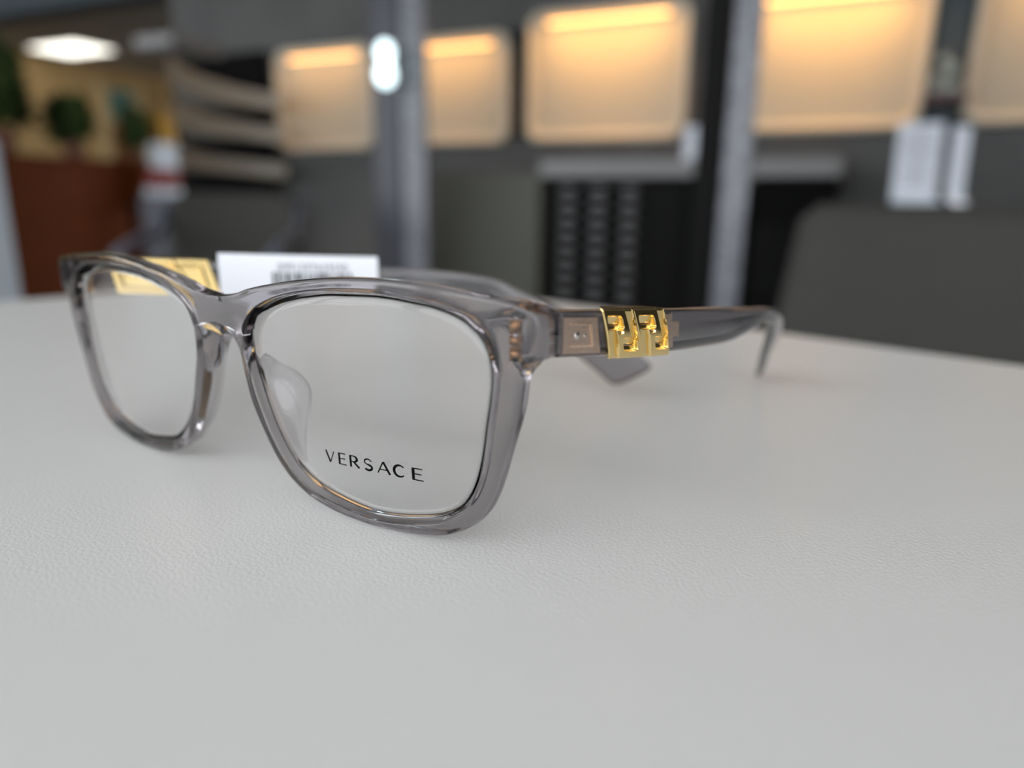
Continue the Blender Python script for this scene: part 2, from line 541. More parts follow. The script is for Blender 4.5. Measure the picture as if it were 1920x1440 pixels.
# ------------------------------------------------------------------ ochre room: red-brown counter, plants
rc = thing('reception_counter', 'red brown wooden reception counter at far left', 'counter', rm(-5.35, 3.25, 0), EA)
box('front_panel', (0, 0, 0.515), (0.30, 2.7, 1.03), REDWOOD, rc, 0.006)
box('top', (0, 0, 1.048), (0.36, 2.76, 0.035), REDWOOD, rc, 0.004)
for y in (-1.0, -0.33, 0.33, 1.0):
    box('trim_strip', (0.155, y, 0.55), (0.012, 0.03, 0.92), REDWOOD, rc)


def plant(s, D, h0, hh, spread, n, label, seed):
    random.seed(seed)
    t = thing('potted_plant', label, 'plant', rm(s, D, h0), EA + seed)
    bm = bmesh.new()
    add_tube(bm, [(0, 0, 0), (0, 0, hh * 0.22)], [spread * 0.30, spread * 0.40], 16)
    link('pot', bm_mesh('pot', bm), POTM, t, True)
    bm = bmesh.new()
    for k in range(n):
        a = random.uniform(0, 2 * math.pi)
        el = random.uniform(0.0, 1.25)
        ln = random.uniform(0.25, 0.42) * hh
        rb = spread * random.uniform(0.0, 0.55)
        base = Vector((math.cos(a) * rb, math.sin(a) * rb, hh * random.uniform(0.26, 0.62)))
        d = Vector((math.cos(a) * math.cos(el) * spread / hh * 1.6, math.sin(a) * math.cos(el) * spread / hh * 1.6, math.sin(el)))
        side = Vector((-math.sin(a), math.cos(a), 0)) * ln * 0.30
        prev = None
        for j in range(5):
            f = j / 4
            c = base + d * ln * f * 1.1 + Vector((0, 0, -0.35 * ln * f * f * math.cos(el)))
            w = side * math.sin(math.pi * min(0.98, 0.1 + f * 0.88))
            th = Vector((0, 0, 0.003))
            row = [bm.verts.new(c - w), bm.verts.new(c + th), bm.verts.new(c + w), bm.verts.new(c - th)]
            if prev:
                for q in range(4):
                    bm.faces.new((prev[q], prev[(q + 1) % 4], row[(q + 1) % 4], row[q]))
            prev = row
    link('foliage', bm_mesh('foliage', bm), LEAF, t)
    return t


plant(-5.36, 2.66, 1.066, 0.56, 0.21, 260, 'dark green potted plant at the left end of the counter', 1)
plant(-5.36, 3.13, 1.066, 0.80, 0.215, 380, 'tallest dark green potted plant on the reception counter', 2)
plant(-5.36, 3.63, 1.066, 0.52, 0.21, 260, 'bushy plant on the counter, right of the tallest plant', 4)
plant(-5.36, 4.16, 1.066, 0.50, 0.15, 160, 'small plant at the right end of the counter', 5)
card_box(-5.36, 4.44, 1.066, 0.10, 0.16, 0.40, AMBER, 'amber yellow upright box on the right end of the counter', 'upright_box')
pt = thing('side_table', 'dark side table carrying white and red boxes, right of the counter', 'table', rm(-4.85, 3.98, 0), EA)
box('top', (0, 0, 0.735), (0.34, 0.46, 0.03), BLACKW, pt, 0.003)
for x in (-0.14, 0.14):
    for y in (-0.2, 0.2):
        box('leg', (x, y, 0.36), (0.03, 0.03, 0.72), BLACKW, pt)
card_box(-4.85, 4.00, 0.751, 0.2, 0.27, 0.12, WHITEM, 'white box lowest of the stack beside the counter', 'carton')
card_box(-4.85, 4.01, 0.8715, 0.18, 0.25, 0.13, REDM, 'dull red box between two white ones beside the counter', 'carton', 0.1)
card_box(-4.86, 4.04, 1.002, 0.16, 0.22, 0.19, WHITEM, 'white box topmost of the stack beside the counter', 'carton', -0.15)

# pale upright board near the left edge
lb = thing('white_board_stand', 'pale blue white upright board at the left edge of the photo', 'board', rm(-1.60, 0.66, 0), EA)
box('board', (0, 0, 0.60), (0.02, 0.52, 0.62), WHITEM, lb, 0.004, rot=None)
for y in (-0.2, 0.2):
    box('leg', (0, y, 0.15), (0.02, 0.03, 0.30), CHROME, lb)
box('foot', (0, 0, 0.008), (0.30, 0.46, 0.016), CHROME, lb, 0.003)

# ------------------------------------------------------------------ chairs
def make_chair(label, loc, rz, w=0.52, top=0.82, side=None, r=0.06, taper=0.0):
    t = thing('upholstered_chair', label, 'chair', loc, rz, 'charcoal upholstered chairs around the table')
    # backrest: curved padded slab, concave towards +y (the sitter faces +y); origin on the floor under the seat centre
    bm = bmesh.new()
    nx, nz = 22, 18
    z0, z1, th = 0.40, top, 0.045
    grid = {}
    for sidei, sg in ((0, 1), (1, -1)):
        for i in range(nx + 1):
            for j in range(nz + 1):
                u, v = i / nx * 2 - 1, j / nz
                # superellipse corner rounding at the top
                vv = z0 + (z1 - z0) * v
                hw = w / 2 * (1 + taper * (1 - v))
                dz = max(0.0, vv - (z1 - r))
                hw -= r * (1 - math.sqrt(max(0.0, 1 - (dz / r) ** 2)))
                x = u * hw
                edge = max(abs(u) ** 14, max(0, (v * 2 - 1)) ** 16)
                y = -0.26 + 0.07 * (x / (w / 2)) ** 2 - 0.09 * (v - 0.2) + sg * th / 2 * math.sqrt(max(0.02, 1 - edge))
                grid[sidei, i, j] = bm.verts.new((x, y, vv))
    for sidei in (0, 1):
        for i in range(nx):
            for j in range(nz):
                bm.faces.new((grid[sidei, i, j], grid[sidei, i + 1, j], grid[sidei, i + 1, j + 1], grid[sidei, i, j + 1]))
    for i in range(nx):
        for j in (0, nz):
            bm.faces.new((grid[0, i, j], grid[0, i + 1, j], grid[1, i + 1, j], grid[1, i, j]))
    for j in range(nz):
        for i in (0, nx):
            bm.faces.new((grid[0, i, j], grid[0, i, j + 1], grid[1, i, j + 1], grid[1, i, j]))
    link('backrest', bm_mesh('backrest', bm), FABRIC, t, True)
    box('seat', (0, 0.0, 0.43), (w * 0.95, 0.46, 0.09), FABRIC, t, 0.03, 4)
    for x in (-1, 1):
        for y in (-0.19, 0.19):
            bm = bmesh.new()
            add_tube(bm, [(x * w * 0.40, y, 0.40), (x * w * 0.44, y * 1.12, 0.0)], [0.016, 0.011], 10)
            link('leg', bm_mesh('leg', bm), BLACKW, t, True)
    if side:
        for x in (-1, 1):
            bm = bmesh.new()
            add_tube(bm, [(x * w * 0.5, 0.2, 0.42), (x * w * 0.52, 0.17, 0.62), (x * w * 0.52, 0.0, 0.655), (x * w * 0.52, -0.17, 0.67), (x * w * 0.515, -0.27, 0.78)], 0.02, 10)
            link('armrest', bm_mesh('armrest', bm), BLUEV, t, True)
    return t


make_chair('large charcoal fabric chair back at right, across the table', (0.165, 0.77, -0.75), math.radians(174), 0.62, 0.812, r=0.022, taper=0.07)
cl = rm(-2.10, 1.90, 0)
make_chair('small charcoal chair at left, in front of the curved shelves', cl, math.radians(215), 0.50, 0.825, side=True)

# ------------------------------------------------------------------ table
TR = math.radians(-9.5)
tbl = thing('white_table', 'white laminate table the glasses stand on', 'table', (-0.286, 0.315, -0.75), TR)
# local: corner at origin, +x along the far edge, -y towards the viewer
bm = bmesh.new()
TW, TD, TT = 1.5, 0.85, 0.028
vs = add_box(bm, (TW / 2, -TD / 2, 0.75 - TT / 2), (TW, TD, TT))
ve = [e for e in bm.edges if abs(e.verts[0].co.z - e.verts[1].co.z) > 0.01]
bmesh.ops.bevel(bm, geom=ve, offset=0.03, segments=6, affect='EDGES', profile=0.5)
te = [e for e in bm.edges if all(v.co.z > 0.749 for v in e.verts) and len(e.link_faces) == 2 and any(abs(f.normal.z) < 0.5 for f in e.link_faces)]
bmesh.ops.bevel(bm, geom=te, offset=0.002, segments=3, affect='EDGES', profile=0.5)
link('tabletop', bm_mesh('tabletop', bm), LAM, tbl)
for x in (0.12, TW - 0.12):
    for y in (-0.12, -TD + 0.12):
        box('leg', (x, y, 0.35), (0.05, 0.05, 0.70), CHROME, tbl, 0.004)
box('apron', (TW / 2, -TD / 2, 0.695), (TW - 0.2, TD - 0.2, 0.05), CHROME, tbl)

# ================================================================== EYEGLASSES (mm)
TAU, KC, ZB = -0.042162, 0.001041, 22.39
ct, st = math.cos(TAU), math.sin(TAU)


def W(x, y, z):
    """front-plane coordinates in mm (y behind the front surface) to metres"""
    yy = KC * x * x + y
    return Vector((x, yy * ct + z * st, ZB + z * ct - yy * st)) * MM


gl = thing('eyeglasses', 'clear grey acetate eyeglasses with gold temple emblems on the white table', 'eyeglasses', (0, 0, 0))

INNER = [(60.3, 0.0), (61.05, 4.6), (61.4, 9.4), (60.0, 14.0), (56.6, 17.0), (51.8, 18.6), (47.2, 19.2), (43.2, 19.6), (39.5, 19.75), (36.0, 19.65),
         (32.4, 19.5), (28.8, 19.3), (25.0, 18.8), (20.6, 18.0), (15.6, 16.6), (10.9, 14.2), (8.2, 10.3), (8.1, 4.9), (9.5, 0.0), (11.0, -4.4),
         (12.8, -8.4), (15.0, -12.1), (17.7, -15.2), (21.0, -17.5), (24.8, -18.9), (28.7, -19.7), (32.4, -20.3), (36.0, -20.6), (39.6, -20.4), (43.2, -19.9),
         (47.0, -19.1), (51.0, -17.9), (54.6, -15.8), (57.2, -12.6), (58.8, -8.4), (59.7, -4.2)]
# outer half contour: front edge (x,z) and bulge (x,z); from the notch over the top, round the end, along the bottom, up the nose to the arch
OUTER = [((0, 16.5),) * 2, ((3.0, 16.8),) * 2, ((6.5, 17.4),) * 2, ((10, 18.5),) * 2, ((17.5, 20.0),) * 2, ((24, 21.0),) * 2, ((31, 21.8),) * 2, ((37, 22.1),) * 2,
         ((42, 22.15),) * 2, ((47, 22.0),) * 2, ((53, 21.5),) * 2, ((59, 20.9),) * 2, ((63.5, 20.3),) * 2, ((67.4, 19.5),) * 2, ((69.0, 18.2), (69.6, 18.2)), ((69.4, 16), (70.0, 16)), ((69.4, 13.3), (70.0, 13.3)),
         ((68.9, 11.9), (69.4, 11.8)), ((67.1, 10.9), (67.3, 10.9)), ((66.2, 8.6), (66.6, 8.5)), ((65.5, 4.0), (66.0, 4.0)), ((64.6, 0.5), (65.1, 0.5)), ((63.4, -3.5), (63.9, -3.5)), ((62.3, -7.5), (62.8, -7.5)), ((61.0, -11.3), (61.5, -11.3)),
         ((59.2, -14.8), (59.7, -14.9)), ((56.6, -17.8), (56.8, -18.0)), ((52.5, -20.2), (52.5, -20.4)), ((48, -21.3),) * 2, ((43, -21.95),) * 2, ((38, -22.2),) * 2, ((33, -22.15),) * 2,
         ((28.5, -21.7),) * 2, ((24.5, -20.9),) * 2, ((21, -19.7),) * 2, ((17.8, -18.0),) * 2, ((15.0, -15.7),) * 2, ((12.6, -12.6),) * 2, ((10.7, -9.3),) * 2, ((8.9, -5.8), (8.7, -5.6)),
         ((7.6, -2.6), (7.1, -2.4)), ((6.9, 0.6), (5.9, 0.4)), ((6.5, 3.4), (4.8, 2.4)), ((6.3, 6.0), (3.9, 4.4)), ((5.7, 8.6), (3.0, 6.2)), ((4.2, 10.5), (2.0, 7.5)), ((2.2, 11.3), (1.0, 8.1)), ((0, 11.45), (0, 8.3))]
# pad rear edge, keyed by sample position (index into OUTER): (x, y, z) mm in front-plane coordinates, lens side offset
PAD = {47: (0, 5.0, 8.2), 46: (1.2, 5.2, 7.9), 45: (2.5, 5.4, 7.3), 44: (4.0, 5.8, 6.2), 43: (6.0, 6.6, 4.6), 42: (8.4, 7.8, 3.0), 41: (11.2, 9.3, 1.2), 40: (13.4, 10.2, -1.6),
       39: (14.0, 9.6, -5.0), 38: (14.0, 8.4, -8.6), 37: (14.4, 7.2, -12.0), 36: (15.8, 5.9, -15.2), 35: (18.0, 4.6, -17.5), 34: (21.0, 3.6, -19.1)}


def polar_hit(c, ang, poly):
    best = None
    d = (math.cos(ang), math.sin(ang))
    n = len(poly)
    for i in range(n):
        a, b = poly[i], poly[(i + 1) % n]
        ex, ez = b[0] - a[0], b[1] - a[1]
        den = d[0] * ez - d[1] * ex
        if abs(den) < 1e-9:
            continue
        t = ((a[0] - c[0]) * ez - (a[1] - c[1]) * ex) / den
        u = ((a[0] - c[0]) * d[1] - (a[1] - c[1]) * d[0]) / den
        if t > 0 and -1e-6 <= u <= 1 + 1e-6:
            if best is None or t < best:
                best = t
    return (c[0] + d[0] * best, c[1] + d[1] * best)


inner_dense = []
for k in range(len(INNER) * 8):
    t = k / 8
    n = len(INNER)
    i = int(t)
    f = t - i
    P = [INNER[(i + q) % n] for q in (-1, 0, 1, 2)]
    inner_dense.append(tuple(0.5 * ((2 * P[1][a]) + (-P[0][a] + P[2][a]) * f + (2 * P[0][a] - 5 * P[1][a] + 4 * P[2][a] - P[3][a]) * f * f + (-P[0][a] + 3 * P[1][a] - 3 * P[2][a] + P[3][a]) * f ** 3) for a in (0, 1)))

FC = (25.0, 5.0)
SUB = 3
DEPTH = 3.7


def smooth01(x):
    x = max(0.0, min(1.0, x))
    return x * x * (3 - 2 * x)


def frame_samples():
    S = []
    n = len(OUTER)
    flat = [(*a, *b) for a, b in OUTER]
    padk = sorted(PAD)
    padP = [PAD[k] for k in padk]
    for q in range((n - 1) * SUB + 1):
        t = q / SUB
        x, z, bx, bz = catmull(flat, t)
        if q in (0, (n - 1) * SUB):
            x = bx = 0.0
        # pad
        pad = None
        if t >= padk[0]:
            px_, py_, pz_ = catmull(padP, t - padk[0])
            if q == (n - 1) * SUB:
                px_ = 0.0
            pad = (px_, py_, pz_)
        S.append(dict(t=t, E=(x, z), B=(bx, bz), pad=pad, mid=(x == 0.0)))
    # closing segment on the midline (arch -> notch)
    for k in range(1, 4):
        f = k / 4
        z = 11.45 + (16.5 - 11.45) * f
        S.append(dict(t=-1, E=(0.0, z), B=(0.0, 8.3 + (16.5 - 8.3) * f), pad=(0.0, 5.0 - 1.3 * f, 8.2 + (16.5 - 8.2) * f), mid=True))
    return S


def lerp(a, b, f):
    return tuple(p + (q - p) * f for p, q in zip(a, b))


def section(s):
    ang = math.atan2(s['E'][1] - FC[1], s['E'][0] - FC[0])
    I = polar_hit(FC, ang, inner_dense)
    E, B = s['E'], s['B']
    d = math.hypot(E[0] - I[0], E[1] - I[1])
    sh = lambda frm, to, mm: lerp(frm, to, min(0.45, mm / max(d, 0.01)))
    v = []
    v.append((*I, 0.45))
    p = sh(I, E, 0.30); v.append((*p, 0.05))
    p = sh(I, E, 0.9); v.append((*p, 0.0))
    p = sh(E, I, 1.0) if not s['mid'] else lerp(E, I, 0.3)
    if s['mid']: p = (0.0, E[1])
    v.append((*p, 0.0))
    p = sh(E, I, 0.25) if not s['mid'] else E
    v.append((*p, 0.10))
    p = lerp(E, B, 0.3); v.append((*p, 0.75))
    v.append((*B, 2.1))
    # end piece
    ext = 0.0
    if 11.5 <= s['t'] <= 20.0 and s['E'][0] > 60:
        ext = smooth01((s['E'][0] - 62.0) / 4.0) * smooth01((s['E'][1] - 8.9) / 1.8)
    if s['pad'] is not None:
        P = s['pad']
        f = 1.0
        m = lerp((B[0], B[1], 2.1), P and (P[0], P[2], P[1]), 0.55)
        if s['t'] >= 0 and not s['mid']:
            m = (m[0] - 0.5 * smooth01((P[1] - 5) / 5), m[1], m[2])
        v.append(m)
        v.append((P[0] if s['mid'] else P[0] - 0.1, P[2], P[1]))
        tipx = 0.0 if s['mid'] else P[0] + 0.75
        v.append((tipx, P[2] + (0.15 if s['t'] > 42 else 0.0), P[1] - 0.15))
        rear = (*I, DEPTH)
        q = lerp((tipx, P[2], P[1]), rear, 0.5)
        thick = 0.0 if s['mid'] else 0.4
        v.append((q[0] + thick * 0.5, q[1], q[2]))
        v.append((*sh(I, E, 0.25), DEPTH))
        v.append((*I, DEPTH - 0.35))
    else:
        yb = 10.2 - KC * B[0] * B[0]
        q = sh(B, I, 0.15)
        v.append((*lerp(B, q, 1 - ext), 2.9 + (yb - 0.25 - 2.9) * ext))
        q0 = sh(E, I, 0.8)
        v.append((*lerp(q0, lerp(B, (66.0, 14.0), 0.04), ext), DEPTH + (yb - DEPTH) * ext))
        q1 = lerp(q0, I, 0.12)
        in_ = (65.4, min(max(B[1], 11.6), 19.3))
        v.append((*lerp(q1, in_, ext), DEPTH + (yb - DEPTH) * ext))
        q2 = lerp(q0, I, 0.4)
        v.append((*lerp(q2, (64.9, min(max(B[1], 11.7), 19.2)), ext), DEPTH + (yb - 1.2 - DEPTH) * ext))
        v.append((*sh(I, E, 0.35), DEPTH))
        v.append((*I, DEPTH - 0.35))
    return v


def build_front():
    bm = bmesh.new()
    S = frame_samples()
    secs = [section(s) for s in S]
    NV = len(secs[0])
    for sg in (1, -1):
        rows = [[bm.verts.new(W(sg * x, y, z)) for (x, z, y) in sec] for sec in secs]
        m = len(rows)
        for i in range(m):
            j = (i + 1) % m
            for k in range(NV):
                l = (k + 1) % NV
                # faces lying in the symmetry plane are left out
                quad = (rows[i][k], rows[i][l], rows[j][l], rows[j][k])
                if all(abs(v.co.x) < 1e-7 for v in quad):
                    continue
                if sg < 0:
                    quad = quad[::-1]
                try:
                    bm.faces.new(quad)
                except ValueError:
                    pass
    bmesh.ops.remove_doubles(bm, verts=bm.verts, dist=2e-6)
    bmesh.ops.dissolve_degenerate(bm, edges=bm.edges, dist=1e-6)
    return bm_mesh('frame_front', bm)


front = link('frame_front', build_front(), ACETATE, gl, True)
sub = front.modifiers.new('smooth', 'SUBSURF')
sub.levels = 2; sub.render_levels = 2


# ---- demo lenses
def lens_mesh(sg):
    bm = bmesh.new()
    cx, cz = 35.5, -0.5
    rings = 10
    n = 120
    def surf(x, z, off):
        r2 = ((x - cx) ** 2 + (z - cz) ** 2)
        return off - 0.8 * (1 - r2 / 900.0)
    out = [polar_hit((cx, cz), 2 * math.pi * k / n, inner_dense) for k in range(n)]
    lay = []
    for off in (2.0, 3.1):
        c = bm.verts.new(W(sg * cx, surf(cx, cz, off), cz))
        R = []
        for r in range(1, rings + 1):
            f = r / rings * 0.997
            R.append([bm.verts.new(W(sg * (cx + (p[0] - cx) * f), surf(cx + (p[0] - cx) * f, cz + (p[1] - cz) * f, off), cz + (p[1] - cz) * f)) for p in out])
        for k in range(n):
            bm.faces.new((c, R[0][k], R[0][(k + 1) % n]))
            for r in range(rings - 1):
                bm.faces.new((R[r][k], R[r + 1][k], R[r + 1][(k + 1) % n], R[r][(k + 1) % n]))
        lay.append(R[-1])
    for k in range(n):
        bm.faces.new((lay[0][k], lay[1][k], lay[1][(k + 1) % n], lay[0][(k + 1) % n]))
    me = bm_mesh('lens', bm)
    o = link('lens', me, LENS, gl, True)
    # keep the rim edge crisp
    for p in me.polygons:
        if abs(p.normal.y) < 0.5:
            p.use_smooth = False
    return o


lens_near = lens_mesh(1)
lens_far = lens_mesh(-1)


# ---- lettering on the near lens: strokes with thick and thin parts
def stroke(bm, pts, place, z=0.0):
    """pts: (x, y, width); ribbon through the points"""
    L_, R_ = [], []
    n = len(pts)
    for i, (x, y, w) in enumerate(pts):
        a = pts[max(0, i - 1)]; b = pts[min(n - 1, i + 1)]
        dx, dy = b[0] - a[0], b[1] - a[1]
        l = math.hypot(dx, dy) or 1
        nx, ny = -dy / l * w / 2, dx / l * w / 2
        L_.append(bm.verts.new(place(x + nx, y + ny)))
        R_.append(bm.verts.new(place(x - nx, y - ny)))
    for i in range(n - 1):
        bm.faces.new((L_[i], L_[i + 1], R_[i + 1], R_[i]))


TH, TN = 0.17, 0.095


def arc(cx, cy, rx, ry, a0, a1, w0, wm, n=14):
    out = []
    for k in range(n + 1):
        f = k / n
        a = math.radians(a0 + (a1 - a0) * f)
        out.append((cx + rx * math.cos(a), cy + ry * math.sin(a), w0 + (wm - w0) * math.sin(math.pi * f)))
    return out


GLYPH = {
    'V': (0.86, [[(0.03, 1, TH), (0.42, 0.0, TH)], [(0.83, 1, TN), (0.42, 0.0, TN)]]),
    'E': (0.70, [[(0.07, 0, TH * 1.1), (0.07, 1, TH * 1.1)], [(0.05, 0.965, TN), (0.66, 0.965, TN)], [(0.05, 0.52, TN), (0.60, 0.52, TN)], [(0.05, 0.035, TN), (0.70, 0.035, TN)]]),
    'R': (0.85, [[(0.07, 0, TH * 1.1), (0.07, 1, TH * 1.1)], [(0.05, 0.965, TN), (0.30, 0.965, TN)] + arc(0.32, 0.72, 0.32, 0.245, 90, -90, TN, TH * 1.2) + [(0.05, 0.475, TN)], [(0.34, 0.47, TH), (0.82, 0.0, TH)]]),
    'S': (0.78, [[(0.70, 0.80, TN)] + arc(0.38, 0.74, 0.28, 0.225, 35, 235, TN, TN * 1.3) + arc(0.40, 0.26, 0.31, 0.225, 62, -150, TH * 1.1, TH * 1.1)]),
    'A': (0.95, [[(0.02, 0, TN), (0.46, 1, TN)], [(0.46, 1, TH), (0.93, 0, TH)], [(0.17, 0.33, TN), (0.76, 0.33, TN)]]),
    'C': (0.98, [arc(0.50, 0.5, 0.45, 0.47, 42, 318, TN, TH * 1.3, 22)]),
}


def lens_text():
    bm = bmesh.new()
    hgt = 2.25
    x0s = [0.0, 3.15, 5.85, 9.05, 12.15, 15.65, 19.55]
    wid = [2.15, 1.85, 2.25, 2.05, 2.75, 2.55, 2.25]
    cx, cz = 35.5, -0.5
    for ch, ox, ww in zip('VERSACE', x0s, wid):
        adv, strokes = GLYPH[ch]
        def place(x, y):
            X = 25.5 + ox + x / adv * ww
            Z = -12.25 + (X - 25.5) * 0.022 + y * hgt
            yy = 2.0 - 0.8 * (1 - ((X - cx) ** 2 + (Z - cz) ** 2) / 900.0) - 0.03
            return W(X, yy, Z)
        for s_ in strokes:
            stroke(bm, s_, place)
    r = bmesh.ops.extrude_face_region(bm, geom=list(bm.faces))
    bmesh.ops.translate(bm, vec=(0, -0.00001, 0), verts=[v for v in r['geom'] if isinstance(v, bmesh.types.BMVert)])
    o = link('lettering', bm_mesh('lettering', bm), INK, lens_near)
    o['label'] = 'black capital lettering on the lens'
    return o


lens_text()


# ---- temples: lofted between a top and a bottom line
def temple(name, stations, out_sign, tip_round=True):
    """stations: (top xyz, bottom xyz, thickness) in mm; out_sign: +1 when the outer face looks towards +x"""
    flat = [(*t, *b, w) for t, b, w in stations]
    n = len(flat)
    SUBT = 4
    pts = [catmull(flat, q / SUBT) for q in range((n - 1) * SUBT + 1)]
    bm = bmesh.new()
    rows = []
    prof = [(-1, 0.80), (-0.72, 1), (0.72, 1), (1, 0.80), (1, 0.3), (1, -0.3), (1, -0.80), (0.72, -1), (-0.72, -1), (-1, -0.80), (-1, -0.3), (-1, 0.3)]
    m = len(pts)
    frames = []
    for eps in (0.10, 0.03):
        pts.insert(1, catmull(flat, eps))
    m = len(pts)
    for i, p in enumerate(pts):
        a, b = pts[max(0, i - 1)], pts[min(m - 1, i + 1)]
        T, B = Vector(p[0:3]), Vector(p[3:6])
        d = (Vector(b[0:3]) + Vector(b[3:6]) - Vector(a[0:3]) - Vector(a[3:6])).normalized()
        up = (T - B)
        nrm = d.cross(up).normalized()
        if nrm.x * out_sign < 0:
            nrm = -nrm
        frames.append((T, B, nrm, p[6]))
    loft = list(frames)
    del frames[1:3]
    for i, (T, B, nrm, w) in enumerate(loft):
        C = (T + B) / 2 - nrm * (w / 2)
        hv = (T - B) / 2
        sc = 1.0
        if i == m - 1: sc = 0.80
        rows.append([bm.verts.new((C + nrm * (a * w / 2 * (0.7 if i == m - 1 else 1)) + hv * b * sc) * MM) for a, b in prof])
    for a, b in zip(rows, rows[1:]):
        for k in range(len(prof)):
            j = (k + 1) % len(prof)
            bm.faces.new((a[k], a[j], b[j], b[k]))
    bm.faces.new(rows[0]); bm.faces.new(rows[-1][::-1])
    o = link(name, bm_mesh(name, bm), ACETATE2, gl, True)
    for p in o.data.polygons:
        if len(p.vertices) > 4:
            p.use_smooth = False
    md = o.modifiers.new('smooth', 'SUBSURF'); md.levels = 1; md.render_levels = 2
    # tight ends
    return o, frames


near_st = [((70.05, 9.50, 41.5), (70.05, 9.62, 34.1), 4.0), ((71.2, 19.6, 40.5), (71.5, 21, 32.6), 4.0), ((73.3, 40, 38.6), (73.7, 41.5, 30.1), 3.8), ((75.5, 61, 36.6), (75.6, 61, 28.3), 3.6),
           ((76.7, 72, 35.5), (76.8, 73.7, 27.5), 3.4), ((77.6, 82, 34.4), (77.6, 84, 28.0), 3.2), ((79, 95, 33), (78.6, 97, 28.9), 3.0), ((79.6, 103, 31.6), (78.6, 105, 27.6), 2.9),
           ((78.9, 112, 30), (77.4, 110.5, 25.2), 2.8), ((76.5, 126, 25), (74.7, 121, 20), 2.7), ((72.2, 142, 18), (70.5, 135, 13), 2.6), ((66.4, 157, 11.2), (66.6, 150, 5), 2.4), ((62.6, 166.5, 7.4), (63.6, 159, 0.25), 2.2)]
far_st = [((-70, 9.50, 41.8), (-70, 9.62, 34.0), 4.0), ((-61.5, 20.3, 41.3), (-61.5, 20.5, 33.0), 4.0), ((-50.9, 33.1, 40.7), (-50.9, 33.3, 32.2), 3.8), ((-31.8, 56.3, 39.3), (-31.8, 56.5, 31), 3.6), ((-19, 72, 38.2), (-19, 72, 30.4), 3.3),
          ((-8, 79.5, 37.4), (-8, 79.3, 30.8), 3.0), ((0, 84, 36.5), (-1, 83.5, 30.5), 2.9), ((6, 88, 34.8), (3, 86, 28.5), 2.8), ((12, 91, 31.8), (8, 89, 25.6), 2.8), ((20, 95, 28.3), (14.5, 92, 21.5), 2.7),
          ((29, 99.5, 23), (22.5, 96, 17), 2.6), ((38.8, 104.5, 16.8), (29.6, 100.3, 10.8), 2.8), ((46.6, 107.8, 11.6), (36.0, 103.4, 4.9), 2.8)]
tn, fr_n = temple('temple', near_st, 1)
tf, fr_f = temple('temple', far_st, -1)


def along(frames, f):
    """point data at fractional frame index"""
    i = min(int(f), len(frames) - 2)
    g = f - i
    a, b = frames[i], frames[i + 1]
    return a[0].lerp(b[0], g), a[1].lerp(b[1], g), a[2].lerp(b[2], g).normalized(), a[3] + (b[3] - a[3]) * g


# ---- metal core plate (embedded), emblem sleeve
def rect_sdf(x, y, x0, x1, y0, y1, r=0.0):
    dx = max(x0 + r - x, 0, x - x1 + r); dy = max(y0 + r - y, 0, y - y1 + r)
    ins = min(x - x0, x1 - x, y - y0, y1 - y)
    o = math.hypot(dx, dy) - r
    return -ins if (o <= 0 and ins > r) else o


def recess(d, w=0.12):
    return 1 - smooth01((d + w) / (2 * w))


